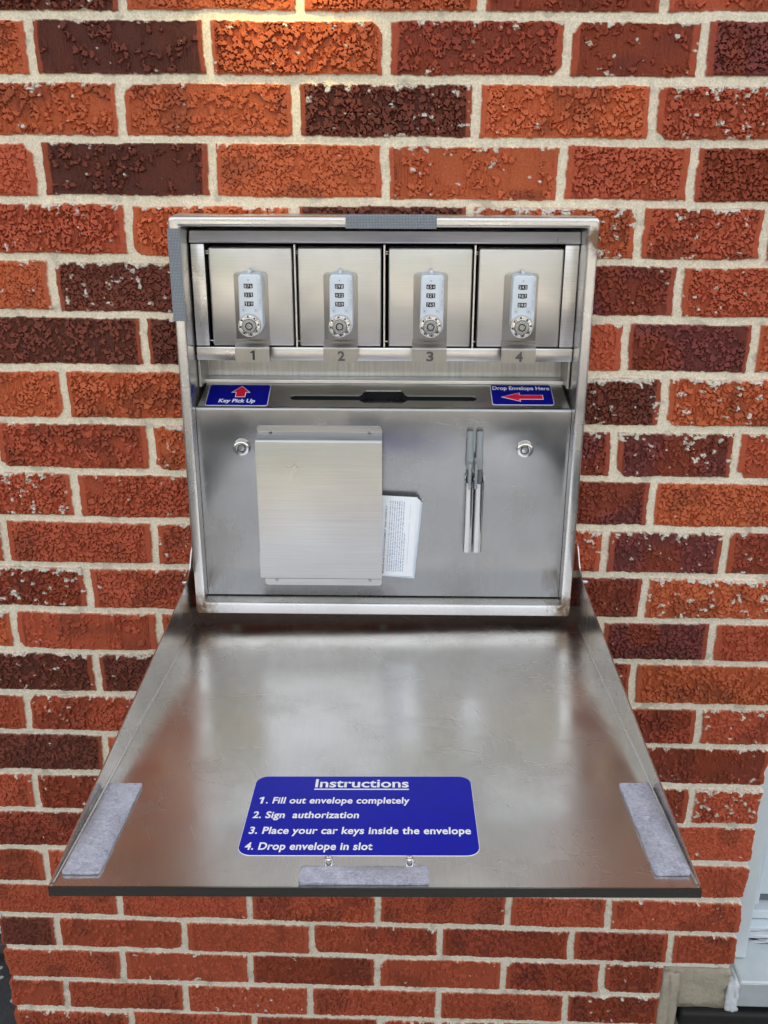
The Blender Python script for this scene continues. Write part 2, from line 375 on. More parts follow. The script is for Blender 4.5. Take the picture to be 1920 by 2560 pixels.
def worley(x, z, sx, sz, seed):
    """F1, F2 and the random value of the nearest cell"""
    LX = LAT.setdefault(seed, lattice(seed)); LZ = LAT.setdefault(seed + 1, lattice(seed + 1)); LV = LAT.setdefault(seed + 2, lattice(seed + 2))
    u = x / sx; v = z / sz; iu = np.floor(u).astype(np.int32); iv = np.floor(v).astype(np.int32)
    f1 = np.full(x.shape, 9.0, np.float32); f2 = f1.copy(); val = np.zeros(x.shape, np.float32); dzv = np.zeros(x.shape, np.float32)
    for di in (-1, 0, 1):
        for dj in (-1, 0, 1):
            ci = iu + di; cj = iv + dj
            px = ci + LX[ci % 256, cj % 256]; pz = cj + LZ[ci % 256, cj % 256]
            d = np.sqrt((u - px) ** 2 + (v - pz) ** 2).astype(np.float32)
            near = d < f1
            f2 = np.where(near, f1, np.minimum(f2, d))
            val = np.where(near, LV[ci % 256, cj % 256], val); dzv = np.where(near, (v - pz), dzv)
            f1 = np.where(near, d, f1)
    return f1, f2, val, dzv
def sstep(a, b, x):
    t = np.clip((x - a) / (b - a), 0, 1); return t * t * (3 - 2 * t)

def build_wall():
    xs = np.arange(XL, XR + STEP * 0.5, STEP); zs = np.arange(ZT[0], -1.662, -STEP)
    nx, nz = len(xs), len(zs)
    X, Z = np.meshgrid(xs, zs); X = X.astype(np.float32); Z = Z.astype(np.float32)
    # warped coordinates make the brick edges wander
    wx = X + (fbm(X, Z, 0.030, 31, 2) - 0.5) * 0.0040 + (fbm(X, Z, 0.006, 41, 2) - 0.5) * 0.0022
    wz = Z + (fbm(X, Z, 0.045, 51, 2) - 0.5) * 0.0030 + (fbm(X, Z, 0.005, 61, 2) - 0.5) * 0.0024
    course = np.clip(np.searchsorted(-np.array(ZT), -wz.ravel()).reshape(wz.shape) - 1, 0, len(ORDER) - 1)
    ztop = np.array(ZT)[course]; zbot = np.array(ZT)[course + 1]
    MH = 0.0047; MV = 0.0049
    bid = np.zeros(X.shape, np.int32); dl = np.zeros(X.shape, np.float32); dr = np.zeros(X.shape, np.float32)
    kinds = []; base = 0
    for k, nm in enumerate(ORDER):
        js = [XL - MV] + [j / 1000 for j in JO[nm]] + [XR + MV]
        if nm in 'VWXYZ': js[-1] = 0.4475 + MV
        sel = course == k
        xx = wx[sel]
        i = np.clip(np.searchsorted(np.array(js), xx) - 1, 0, len(js) - 2)
        bid[sel] = base + i
        dl[sel] = xx - (np.array(js)[i] + MV); dr[sel] = (np.array(js)[i + 1] - MV) - xx
        ks = KIND[nm]
        if k < 3: ks = ks[::-1]
        kinds += [ks[min(q, len(ks) - 1)] for q in range(len(js) - 1)]
        base += len(js) - 1
    nb = len(kinds)
    g = np.random.default_rng(5)
    shiftz = g.normal(0, 0.0007, nb)[bid].astype(np.float32)
    tilt = g.normal(0, 0.008, nb)[bid].astype(np.float32)
    dt = (ztop - MH) - wz + shiftz; db = wz - (zbot + MH) - shiftz + tilt * 0
    pick = g.integers(0, 14, nb)[bid]                                     # a few bricks have lost one corner
    chip = pick < 4
    corner = np.where(pick % 2 == 0, dl, dr) + np.where(pick < 2, dt, db)
    chipd = np.where(chip, (corner - 0.004 - 0.010 * fbm(X, Z, 0.010, 71, 3)) * 0.7, 1)
    d = np.minimum(np.minimum(np.minimum(dl, dr), np.minimum(dt, db)), chipd).astype(np.float32)
    # ---- rough bark-like face: raised flakes over vertically combed clay
    ox = g.random(nb)[bid].astype(np.float32) * 7; oz = g.random(nb)[bid].astype(np.float32) * 7
    bx = X + ox; bz = Z + oz
    qx = bx + (fbm(bx, bz, 0.0065, 81, 3) - 0.5) * 0.0085; qz = bz + (fbm(bx, bz, 0.0065, 91, 3) - 0.5) * 0.0075
    f1, f2, val, dzv = worley(qx, qz, 0.0056, 0.0070, 101)
    gap = f2 - f1
    dens = np.where(g.random(nb) < 0.15, 0.72, g.uniform(0.08, 0.45, nb))[bid].astype(np.float32)            # how much of the face is bare comb
    patch = fbm(bx, bz, 0.030, 111, 2)
    raised = val > (dens + (patch - 0.5) * 0.7)
    soft = sstep(0.02, 0.13, gap)
    comb = 0.5 + 0.5 * np.sin(2 * np.pi * (bx + (vnoise(bx, bz, 0.02, 121) - 0.5) * 0.003) / 0.0030)
    combw = sstep(0.45, 0.6, vnoise(bx, bz * 0.35, 0.012, 131))
    flake = (0.0012 + 0.0017 * val - 0.00045 * dzv) * soft
    face = np.where(raised, flake, 0.00050 * comb * (0.4 + combw) + 0.0003 * fbm(bx, bz, 0.004, 141, 2))
    face = face - 0.0009 * (1 - sstep(0.0, 0.10, gap)) * np.where(raised, 1.0, 0.35)
    relief = g.uniform(0.55, 1.15, nb)[bid].astype(np.float32)
    relief = np.where(Z < -1.17, relief * 0.9, relief)
    face = face * relief * 1.75
    ends = np.minimum(dl, dr)
    strip_w = (0.0045 + 0.004 * g.random(nb)[bid])
    strip = 1 - sstep(strip_w - 0.0008, strip_w + 0.0008, ends)          # smooth arris at each end
    top_s = 1 - sstep(0.0015, 0.003, np.minimum(dt, db))
    face = face * (1 - strip) + strip * 0.0018
    face = face * (1 - 0.6 * top_s) + top_s * 0.0007
    bm_ = sstep(-0.0004, 0.0011, d)                                       # brick mask
    mort_n = (fbm(X, Z, 0.004, 151, 3) - 0.5)
    mort = 0.0003 * mort_n + 0.0012 * np.clip(fbm(X, Z, 0.05, 161, 2) - 0.4, 0, 1) + 0.0005 * sstep(0.0, -0.005, d)
    proud = 0.0021 + g.normal(0, 0.0006, nb)[bid]
    H = bm_ * (proud + face + tilt * (dl - 0.1) * 0.05) + (1 - bm_) * mort
    # ---- mortar smeared over the brick faces
    right = sstep(0.1, 0.5, X); lower = sstep(-0.95, -1.25, Z)
    amount = np.clip(g.normal(0.20, 0.20, nb), -0.1, 0.6)[bid] + 0.09 * right - 0.12 * lower
    sn = 0.65 * fbm(X, Z, 0.0075, 171, 3) + 0.35 * fbm(X * 0.6, Z, 0.004, 181, 2)
    smear = sn - (0.83 - 0.30 * amount - 0.42 * np.exp(-np.clip(dt, 0, 1) / 0.0042) * np.clip(amount * 1.4 + 0.18, 0, 1) - 0.07 * np.exp(-np.clip(db, 0, 1) / 0.004))
    smear = smear + 0.05 * np.where(raised, 0.0, -0.6)
    sm = sstep(0.0, 0.018, smear) * bm_
    H = H + 0.0006 * sm
    # ---- colours of the clay and the mortar
    lowc = np.array([PAL[k][0] for k in kinds], np.float32); highc = np.array([PAL[k][1] for k in kinds], np.float32)
    jit = g.normal(1.0, 0.07, (nb, 1)).astype(np.float32)
    lowc = lowc * jit; highc = highc * jit
    t = np.where(raised, 0.45 + 0.55 * val, 0.15)[..., None]
    C = lowc[bid] * (1 - t) + highc[bid] * t
    mixk = np.array([k in 'mp' for k in kinds])[bid]
    blot = sstep(0.42, 0.62, fbm(X + ox * 0.2, Z, 0.055, 191, 2))[..., None] * np.where(mixk, 0.65, 0.12)[..., None]
    C = C * (1 - blot) + np.array((0.30, 0.058, 0.022), np.float32) * blot * 0.9
    dk = sstep(0.55, 0.72, fbm(X, Z + oz, 0.040, 201, 2))[..., None] * 0.35
    C = C * (1 - dk) + np.array((0.10, 0.028, 0.018), np.float32) * dk
    ec = np.clip(highc[bid] * 0.45 + np.array((0.42, 0.085, 0.036), np.float32) * 0.55, 0, 1)
    C = C * (1 - strip[..., None]) + ec * strip[..., None]
    grey = sstep(-0.35, -1.15, Z)[..., None]  # light falling off down the wall, put into the mortar colour
    mc = np.array((0.82, 0.735, 0.56), np.float32) * (1 - grey) + np.array((0.80, 0.73, 0.58), np.float32) * grey
    side = sstep(0.15, 0.45, X)[..., None] * 0.25
    mc = mc * (1 - side) + np.array((0.76, 0.71, 0.60), np.float32) * side
    mc = mc * (0.92 + 0.26 * fbm(X, Z, 0.006, 211, 3))[..., None]
    dirt = sstep(0.66, 0.78, fbm(X, Z, 0.02, 221, 3))[..., None] * 0.30
    mc = mc * (1 - dirt) + np.array((0.20, 0.17, 0.13), np.float32) * dirt
    mm = np.maximum(1 - sstep(-0.0003, 0.0005, d), sm)[..., None]
    smc = np.array((0.70, 0.64, 0.54), np.float32)
    C = C * 1.03
    C = C * (1 - mm) + (mc * (1 - sm[..., None]) + smc * sm[..., None]) * mm
    # ---- ragged ends of the pier
    px = X.copy()
    edge = (fbm(Z * 1.0, Z * 0 + 3, 0.03, 231, 3) - 0.5) * 0.010
    rec = 0.006 * (1 - sstep(0.001, 0.004, np.minimum(dt, db)))
    px += np.exp(-(X - XL) / 0.010) * (edge + rec) - np.exp(-(XR - X) / 0.010) * (edge * 0.8 + rec)
    V = np.stack([px, -H, Z], -1).reshape(-1, 3)
    idx = np.arange(nx * nz).reshape(nz, nx)
    keep = np.ones((nz - 1, nx - 1), bool)
    xc = (xs[:-1] + xs[1:]) / 2; zc = (zs[:-1] + zs[1:]) / 2
    hole = (np.abs(xc)[None, :] < 0.238) & (zc[:, None] < -0.224) & (zc[:, None] > -0.710)
    notch = (xc[None, :] > 0.4475) & (zc[:, None] < -1.3585)
    keep &= ~hole & ~notch
    F = np.stack([idx[:-1, :-1], idx[1:, :-1], idx[1:, 1:], idx[:-1, 1:]], -1)[keep]
    Cf = C.reshape(-1, 3)
    # ---- the two returns of the pier and the notch side
    ev, ef, ec_ = [], [], []
    off = len(V)
    def ret(ids, xsgn, flip):
        nonlocal off
        ids = ids[::2]
        ys = [0.012, 0.03, 0.08, 0.16, 0.30]
        prev = ids
        for y in ys:
            vv = V[ids].copy(); vv[:, 1] = y; vv[:, 0] += rng.normal(0, 0.0006, len(vv))
            new = np.arange(off, off + len(vv)); off += len(vv)
            ev.append(vv); ec_.append(Cf[ids])
            q = np.stack([prev[:-1], new[:-1], new[1:], prev[1:]], -1)
            ef.append(q[:, ::-1] if flip else q); prev = new
    ret(idx[:, 0], -1, False)
    zi = int(np.searchsorted(-zs, 1.3585)); xi = int(np.searchsorted(xs, 0.4475))
    ret(idx[:zi, -1], 1, True); ret(idx[zi:, xi], 1, True)
    # ---- courses far above the picture, one block per brick
    z = ZT[0]; c = 0
    bverts, bfaces, bcols = [], [], []
    def quad(p, col):
        n0 = off + len(bverts); bverts.extend(p); bfaces.append((n0, n0 + 1, n0 + 2, n0 + 3)); bcols.extend([col] * 4)
    quad([(XL, 0, 2.6), (XL, 0, z), (XR, 0, z), (XR, 0, 2.6)], (0.6, 0.53, 0.42))
    quad([(XL, 0.3, 2.6), (XL, 0.3, z), (XL, 0, z), (XL, 0, 2.6)], (0.30, 0.07, 0.03))
    quad([(XR, 0, 2.6), (XR, 0, z), (XR, 0.3, z), (XR, 0.3, 2.6)], (0.30, 0.07, 0.03))
    while z < 2.52:
        js = [XL - MV] + [j / 1000 for j in JO['CB'[c % 2]]] + [XR + MV]
        for a, b in zip(js[:-1], js[1:]):
            kk = 'orrdom'[int(rng.integers(6))]; col = tuple(np.array(PAL[kk][1]) * 0.95)
            x0, x1, z0, z1 = a + MV, b - MV, z + MH, z + 0.0677 - MH
            quad([(x0, -.004, z1), (x0, -.004, z0), (x1, -.004, z0), (x1, -.004, z1)], col)
            quad([(x0, 0, z0), (x1, 0, z0), (x1, -.004, z0), (x0, -.004, z0)], col)
            quad([(x0, 0, z1), (x0, -.004, z1), (x1, -.004, z1), (x1, 0, z1)], col)
        z += 0.0677; c += 1
    V = np.concatenate([V] + ev + [np.array(bverts)]).astype(np.float32)
    Cc = np.concatenate([Cf] + ec_ + [np.array(bcols)]).astype(np.float32)
    F = np.concatenate([F] + ef + [np.array(bfaces)]).astype(np.int32)
    me = bpy.data.meshes.new('brick_wall')
    me.vertices.add(len(V)); me.vertices.foreach_set('co', V.ravel())
    me.loops.add(len(F) * 4); me.loops.foreach_set('vertex_index', F.ravel())
    me.polygons.add(len(F)); me.polygons.foreach_set('loop_start', np.arange(0, len(F) * 4, 4, dtype=np.int32)); me.polygons.foreach_set('loop_total', np.full(len(F), 4, np.int32))
    me.polygons.foreach_set('use_smooth', np.zeros(len(F), bool))
    me.update(calc_edges=True)
    at = me.attributes.new('Col', 'FLOAT_COLOR', 'POINT')
    at.data.foreach_set('color', np.concatenate([Cc, np.ones((len(Cc), 1), np.float32)], 1).ravel())
    return me
wall = obj('brick_wall', build_wall(), M_brick)
tag(wall, 'wall of rough red and dark brown bricks with pale mortar joints', 'wall')

# ------------------------------------------------------------------ ground, building, doorways
bm = bmesh.new()
s = 150
for q, mi in (([(-s, -7.5), (s, -7.5), (s, s), (-s, s)], 0), ([(-s, -s), (s, -s), (s, -7.5), (-s, -7.5)], 1)):
    f = bm.faces.new([bm.verts.new((x, y, -1.652)) for x, y in q]); f.material_index = mi
g_ = obj('ground', bm, [M_asphalt, M_lot]); tag(g_, kind='structure')

def belt():
    bm = bmesh.new(); g2 = random.Random(3); n = 90
    for i in range(n):
        a = R(200 + 140 * i / (n - 1)); d_ = 34 + g2.uniform(-5, 5); c = Vector((d_ * math.cos(a), d_ * math.sin(a), 0)); hgt = g2.uniform(5, 9)
        t = bmesh.new(); bmesh.ops.create_icosphere(t, subdivisions=3, radius=1)
        for v in t.verts:
            k = 1 + g2.uniform(-0.16, 0.16)
            v.co = Vector((c.x + v.co.x * k * 3.6, c.y + v.co.y * k * 3.6, -1.65 + hgt * 0.5 + v.co.z * k * hgt * 0.52))
        merge(bm, t)
    return bm
tb = obj('reflection_trees', belt(), plain('foliage', (0.045, 0.052, 0.034), 0.9, bump=1.0, bscale=3, var=0.5))  # unseen trees, added to darken what the steel reflects
tag(tb, 'belt of dark green trees added out of view to darken the reflections', 'trees', None, 'stuff')

bld = thing('building', 'light grey building face set back behind the left end of the brick wall', 'building', (0, 3, -1.652))
obj('wall', box(-7, 7, 0.305, 7, -1.652, 2.6), M_siding, bld)
ldr = thing('metal_door', 'light grey metal door edge low at the left end of the brick wall', 'door', (-1.1, 0.35, -1.652))
obj('door_panel', box(-1.6, -0.612, 0.262, 0.302, -1.588, 0.5, 0.003), M_door_paint, ldr)
obj('door_sweep', box(-1.6, -0.612, 0.266, 0.300, -1.652, -1.589, 0.002), M_dark, ldr)
obj('bottom_rail', box(-1.6, -0.612, 0.250, 0.265, -1.626, -1.602, 0.002), plain('rail_brown', (0.10, 0.07, 0.06), 0.6), ldr)

rdr = thing('door_frame', 'pale blue grey metal door and frame beside the right end of the brick wall', 'door', (0.75, 0.15, -1.34))
obj('jamb', box(0.5585, 0.594, 0.045, 0.30, -1.383, 0.6, 0.002), M_door_paint, rdr)
obj('stop', box(0.596, 0.622, 0.095, 0.30, -1.318, 0.6, 0.002), M_door_paint, rdr)
obj('door_panel', box(0.636, 1.45, 0.135, 0.18, -1.331, 0.6, 0.002), M_door_paint, rdr)
obj('door_sweep', box(0.624, 1.45, 0.142, 0.20, -1.349, -1.333, 0.001), plain('sweep_grey', (0.16, 0.17, 0.18), 0.6), rdr)
obj('bottom_rail', box(0.597, 1.45, 0.118, 0.30, -1.368, -1.351, 0.002), M_door_paint, rdr)
obj('bottom_rail', box(0.597, 1.45, 0.100, 0.30, -1.384, -1.370, 0.002), M_door_paint, rdr)
sil = thing('door_sill', 'grey metal door sill with ragged white caulk at the lower right corner', 'sill', (0.9, 0.05, -1.43))
bm = bmesh.new(); add_box(bm, 0.571, 1.45, -0.004, 0.12, -1.437, -1.385, 0.004)
obj('sill_cover', bm, M_alu, sil)
random.seed(4)
def ragged(x0, x1, y0, y1, z0, z1, n, amp):
    bm = bmesh.new(); add_box(bm, x0, x1, y0, y1, z0, z1)
    ed = [e for e in bm.edges]; bmesh.ops.subdivide_edges(bm, edges=ed, cuts=n, use_grid_fill=True)
    for v in bm.verts: v.co += Vector([random.uniform(-amp, amp) for _ in range(3)])
    for f in bm.faces: f.smooth = True
    return bm
obj('caulk', ragged(0.5585, 1.2, 0.082, 0.104, -1.392, -1.378, 14, 0.004), M_caulk, sil)
obj('caulk', ragged(0.5555, 0.574, -0.004, 0.085, -1.452, -1.392, 5, 0.003), M_caulk, sil)
fnd = thing('concrete_block', 'tan concrete block filling the corner under the brick wall beside the sill', 'concrete', (0.5, 0.1, -1.44))
obj('block', ragged(0.449, 0.5545, 0.002, 0.2, -1.445, -1.361, 6, 0.003), M_conc, fnd)
obj('bedding_edge', ragged(0.449, 0.476, -0.004, 0.03, -1.64, -1.372, 6, 0.003), M_conc, fnd)
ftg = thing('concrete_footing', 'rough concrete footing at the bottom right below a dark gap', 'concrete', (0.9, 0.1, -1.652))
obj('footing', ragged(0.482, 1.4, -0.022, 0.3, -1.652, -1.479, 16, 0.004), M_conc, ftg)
obj('gap_shadow_strip', box(0.484, 1.4, -0.010, 0.2, -1.484, -1.447, 0.006, 3), plain('gap_shadow_black', (0.012, 0.011, 0.010), 0.7, bump=0.4, bscale=60), ftg)  # black strip standing in for the shadow in the gap over the footing

# ------------------------------------------------------------------ the key drop box
DEP = 0.05
box_c = (0.0, -0.05, -0.7215)
kd = thing('key_drop_box', 'open stainless steel key drop box with four numbered lockers on the brick wall', 'drop box', box_c)
XO0, XO1, ZO0, ZO1 = -0.2485, 0.2455, -0.7215, -0.2140
XI0, XI1, ZI0, ZI1 = -0.2355, 0.2325, -0.7050, -0.2255

# rim: outer skin, rounded front return, inner lip
def frame_loft(rects):
    """loft a list of (x0,x1,z0,z1,y,r) rounded rectangles"""
    bm = bmesh.new(); loops = []
    for (x0, x1, z0, z1, y, r) in rects: loops.append([bm.verts.new((a, y, b)) for a, b in rrect(x0, x1, z0, z1, r, 4)])
    n = len(loops[0])
    for A, B in zip(loops[:-1], loops[1:]):
        for i in range(n): bm.faces.new((A[i], A[(i + 1) % n], B[(i + 1) % n], B[i]))
    bmesh.ops.recalc_face_normals(bm, faces=bm.faces[:])
    return bm
rects = []
def ins(d, y, r): return (XO0 + d, XO1 - d, ZO0 + d, ZO1 - d, y, max(r - d * 0.3, 0.0015))
rects = [ins(0, 0.06, 0.005), ins(0, -DEP + 0.0035, 0.005)]
for i in range(1, 6):
    a = R(90 * i / 5); rects.append(ins(0.0035 * (1 - math.cos(a)), -DEP + 0.0035 * (1 - math.sin(a)), 0.005))
IN = (XI0, XI1, ZI0, ZI1)
for i in range(0, 6):
    a = R(90 * i / 5); d = 0.0030 * (1 - math.sin(a))
    rects.append((XI0 - d, XI1 + d, ZI0 - d, ZI1 + d, -DEP + 0.003 * (1 - math.cos(a)), 0.0018))
rects.append((XI0, XI1, ZI0, ZI1, -0.020, 0.0018)); rects.append((XI0, XI1, ZI0, ZI1, 0.075, 0.0018))
o = smooth(obj('cabinet_frame', frame_loft(rects), M_rim, kd), 40)
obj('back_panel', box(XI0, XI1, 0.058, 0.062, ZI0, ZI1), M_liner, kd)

# locker bank
YL = -0.005
bm = bmesh.new()
# header: flat with a forward-sloping lower edge
def xprism(bm, prof, x0, x1, mi=0):      # profile in (y,z), swept along x
    t = bmesh.new()
    A = [t.verts.new((x0, y, z)) for y, z in prof]; B = [t.verts.new((x1, y, z)) for y, z in prof]
    n = len(prof)
    for i in range(n): t.faces.new((A[i], A[(i + 1) % n], B[(i + 1) % n], B[i]))
    t.faces.new(A[::-1]); t.faces.new(B)
    bmesh.ops.recalc_face_normals(t, faces=t.faces[:]); merge(bm, t, mi)
xprism(bm, [(0.055, -0.2270), (YL + 0.004, -0.2335), (YL + 0.001, -0.2345), (YL - 0.004, -0.2460), (YL - 0.0035, -0.2475), (YL - 0.0015, -0.2485), (0.055, -0.2485)], -0.2338, 0.2318)
add_box(bm, -0.2335, -0.2168, YL - 0.001, 0.055, -0.3722, -0.2495, 0.0012)
add_box(bm, 0.2148, 0.2318, YL - 0.001, 0.055, -0.3722, -0.2495, 0.0012)
add_box(bm, -0.2342, 0.2322, YL - 0.002, 0.055, -0.3905, -0.3732, 0.0022)
smooth(obj('locker_surround', bm, M_frame, kd), 30)
obj('locker_cavity', box(-0.2166, 0.2146, 0.030, 0.034, -0.372, -0.2487), M_void, kd)
for xd in (-0.1085, -0.0008, 0.1079):
    obj('divider', box(xd - 0.0011, xd + 0.0011, YL - 0.002, 0.029, -0.3730, -0.2497, 0.0004), M_frame, kd)

M_rib = plain('dial_rib_dark', (0.10, 0.10, 0.10), 0.4, 0.6)
M_cut = plain('cut_grey', (0.10, 0.095, 0.088), 0.7)
ROWS = [('876', '321', '109'), ('098', '432', '109'), ('654', '321', '765'), ('543', '987', '098')]
CEN = [-0.1624, -0.0538, 0.0551, 0.1642]
DX = [(-0.2123, -0.1118), (-0.1050, -0.0045), (0.0042, 0.1050), (0.1125, 0.2137)]
MARK = [(40, 42), (128, 46), (128, 45), (130, 45)]
CORE_M = plain('core_dark_chrome', (0.36, 0.37, 0.38), 0.10, 1.0)
def stencil(k, xc, zb, to):
    h = 0.0118
    if k == 1: return one_glyph(bmesh.new(), xc - 0.0030, zb, h, to, 0.00035, 0.24)
    bm = text_mesh(str(k), {1: 0.0055, 2: 0.0088, 3: 0.0088, 4: 0.0092}[k], h, to, xc=xc, y=zb, bold=0.035, ext=0.00035)
    return bm
def wheel(s_, xc, y, to):
    out = bmesh.new()
    for i, ch in enumerate(s_):
        cx = xc + (i - 1) * 0.0033
        if ch == '1': one_glyph(out, cx - 0.0009, y + 0.0002, 0.0037, to, 0.0006, 0.2)
        else: merge(out, text_mesh(ch, 0.0021, 0.0037, to, xc=cx, y=y + 0.0002, bold=0.0, ext=0.0006))
    return out
for k in range(4):
    x0, x1 = DX[k]; xc = CEN[k]; zd = -0.3418
    d = obj('locker_door', box(x0, x1, YL - 0.002, 0.016, -0.3718, -0.2536, 0.0022, 3), M_door, kd); smooth(d, 40)
    d['label'] = ['locker door with combination lock and tab cut with numeral 1', 'locker door with combination lock and tab cut with numeral 2', 'locker door with combination lock and tab cut with numeral 3', 'locker door with combination lock and tab cut with numeral 4'][k]
    for zz in (-0.2585, -0.2612, -0.3670):
        obj('hinge_pin', lathe(bmesh.new(), [(0.0009, 0), (0.0009, 0.006)], (x0 - 0.0055, 0.001, zz), 'X', 8), M_chrome, d)
    YF = YL - 0.002
    # plate behind the lock, folded out into the numbered tab
    bm = bmesh.new()
    add_prism(bm, rrect(xc - 0.0205, xc + 0.0207, -0.3660, -0.2818, 0.005, 5, (1, 1, 0, 0)), front(YF), 0.0002, 0.0014, 0, 0.0003)
    smooth(obj('lock_plate', bm, M_plate, d), 30)
    bm = bmesh.new(); xa, xb = xc - 0.0213, xc + 0.0207
    yf = YF - 0.0015; yt = YF - 0.0125
    prof = [(yf + 0.0010, -0.3636), (yf - 0.0022, -0.3640), (yf - 0.0030, -0.3650), (yf - 0.0024, -0.3668), (yt + 0.0022, -0.3700), (yt + 0.0006, -0.3708), (yt, -0.3722), (yt, -0.3738),
            (yt + 0.0012, -0.3738), (yt + 0.0014, -0.3722), (yf - 0.0010, -0.3684), (yf + 0.0010, -0.3665)]
    xprism(bm, prof, xa, xb)
    add_prism(bm, rrect(xa, xb, -0.3892, -0.3736, 0.004, 5, (0, 0, 1, 1)), front(yt + 0.0012), 0.0, 0.0012)
    tabo = smooth(obj('number_tab', bm, M_plate, d), 50)
    obj('tab_numeral', stencil(k + 1, xc + 0.0005, -0.3868, front(yt)), M_dark if k == 0 else M_cut, d)  # raised glyph painted as the shaded cut, greyer where the lit rail shows
    # lock body
    HD = 0.020
    hx0, hx1 = xc - 0.0122, xc + 0.0155
    pts = []
    for a, b in rrect(hx0, hx1, zd - 0.0128, zd + 0.0602, 0.0052, 6): pts.append((a, b))
    pts = [q for q in pts if q[1] > zd]
    arc = [(xc + 0.0015 + 0.0140 * math.cos(R(a)), zd + 0.0140 * math.sin(R(a))) for a in range(180, 361, 12)]
    pts = pts + arc
    bm = bmesh.new(); add_prism(bm, pts, front(YF - 0.0014), 0, HD, 0, 0.0016)
    add_prism(bm, [(xc + 0.0105 + 0.0002, zd + 0.014), (xc + 0.0105, zd + 0.014), (xc + 0.0105, zd + 0.057), (xc + 0.0107, zd + 0.057)], front(YF - 0.0014 - HD), 0, 0.00025, 1)
    smooth(obj('lock_housing', bm, [M_lock, M_engr], d), 40)
    yface = YF - 0.0014 - HD
    ff = front(yface)
    for q, zz in enumerate((zd + 0.0462, zd + 0.0358, zd + 0.0252)):
        wx = xc - 0.0002
        bm = bmesh.new(); add_prism(bm, [(wx - 0.0053, zz - 0.0024), (wx, zz - 0.0031), (wx + 0.0053, zz - 0.0024), (wx + 0.0053, zz + 0.0027), (wx - 0.0053, zz + 0.0027)], ff, 0.00005, 0.00035)
        obj('number_window', bm, M_black, d)
        obj('wheel_digits', wheel(ROWS[k][q], wx, zz - 0.0020, ff), M_white, d)
    obj('housing_lettering', text_mesh('COMBI-CAM Ultra', 0.036, 0.0032, lambda a, b, h: Vector((xc + 0.0148 - b, yface - h, zd + 0.0180 + a)), x0=0, y=0.0, bold=0.0, ext=0.00025), M_engr, d)
    bm = bmesh.new()
    add_prism(bm, [(xc - 0.0014, zd + 0.0540), (xc, zd + 0.0516), (xc + 0.0014, zd + 0.0540)], ff, 0, 0.0003)
    obj('arrow_mark', bm, M_engr, d)
    for sx in (-0.0092, 0.0058):
        bm = bmesh.new()
        for seg in ((0, 0.0038, 0, 0.0002), (0, 0.0038, 0.0058, 0.006), (0, 0.0002, 0, 0.006), (0.0036, 0.0038, 0, 0.006)):
            add_prism(bm, [(xc + sx + seg[0], zd + 0.0155 + seg[2]), (xc + sx + seg[1], zd + 0.0155 + seg[2]), (xc + sx + seg[1], zd + 0.0155 + seg[3]), (xc + sx + seg[0], zd + 0.0155 + seg[3])], ff, 0, 0.0003)
        add_prism(bm, rrect(xc + sx + 0.0010, xc + sx + 0.0028, zd + 0.0164, zd + 0.0186, 0.0004, 2), ff, 0, 0.0003)
        obj('padlock_symbol', bm, M_engr, d)
    bm = bmesh.new(); lathe(bm, [(0.0024, 0.002), (0.0024, 0.0105), (0.0018, 0.011)], (xc + 0.0004, YF - 0.0014, zd + 0.0622), 'Y', 14)
    smooth(obj('latch_button', bm, M_lock, d))
    # dial
    bm = bmesh.new()
    yd = yface
    lathe(bm, [(0.0136, -0.004), (0.0136, 0.0065), (0.0131, 0.0074), (0.0124, 0.0074), (0.0120, 0.0066), (0.0094, 0.0066), (0.0088, 0.0068), (0.0088, 0.0040)], (xc, yd, zd), 'Y', 48, 0)
    for i in range(16):                      # grip ribs round the dial face
        a = R(360 * i / 16 + 8); ca, sa = math.cos(a), math.sin(a)
        p0 = []
        for rr, tt in ((0.0097, -0.0010), (0.0118, -0.0012), (0.0118, 0.0012), (0.0097, 0.0010)): p0.append((xc + rr * ca - tt * sa, zd + rr * sa + tt * ca))
        add_prism(bm, p0, front(yd), 0.0060, 0.0072, 0 if i % 2 else 2)
    for rr0, rr1, an in ((0.0096, 0.0120, MARK[k][0]), (0.0128, 0.0140, MARK[k][1])):
        a = R(an); ca, sa = math.cos(a), math.sin(a)
        p0 = [(xc + rr * ca - tt * sa, zd + rr * sa + tt * ca) for rr, tt in ((rr0, -0.0004), (rr1, -0.0004), (rr1, 0.0004), (rr0, 0.0004))]
        add_prism(bm, p0, front(yd), 0.0070, 0.0078, 1)
    smooth(obj('lock_dial', bm, [M_dial, M_redmark, M_rib], d), 30)
    bm = bmesh.new()
    lathe(bm, [(0.0087, 0.003), (0.0087, 0.0092), (0.0081, 0.0100), (0.0046, 0.0100), (0.0044, 0.0085), (0.0034, 0.0085), (0.0033, 0.0102), (0.0024, 0.0102), (0.0022, 0.0086)], (xc, yd, zd), 'Y', 36)
    for f in bm.faces:
        rr = sum(math.hypot(v.co.x - xc, v.co.z - zd) for v in f.verts) / len(f.verts)
        f.material_index = 1 if 0.0034 <= rr <= 0.00455 or rr < 0.0021 else 0
    smooth(obj('lock_core', bm, [CORE_M, M_black], d), 30)

# recess between the lockers and the collection door
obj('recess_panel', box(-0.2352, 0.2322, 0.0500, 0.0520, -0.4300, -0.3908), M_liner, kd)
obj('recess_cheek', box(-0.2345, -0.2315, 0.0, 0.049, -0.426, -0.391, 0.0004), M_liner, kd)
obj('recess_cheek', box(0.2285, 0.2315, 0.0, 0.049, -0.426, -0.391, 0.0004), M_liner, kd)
obj('ledge', box(-0.2340, 0.2310, 0.0295, 0.0495, -0.4285, -0.4235, 0.0008), M_frame, kd)

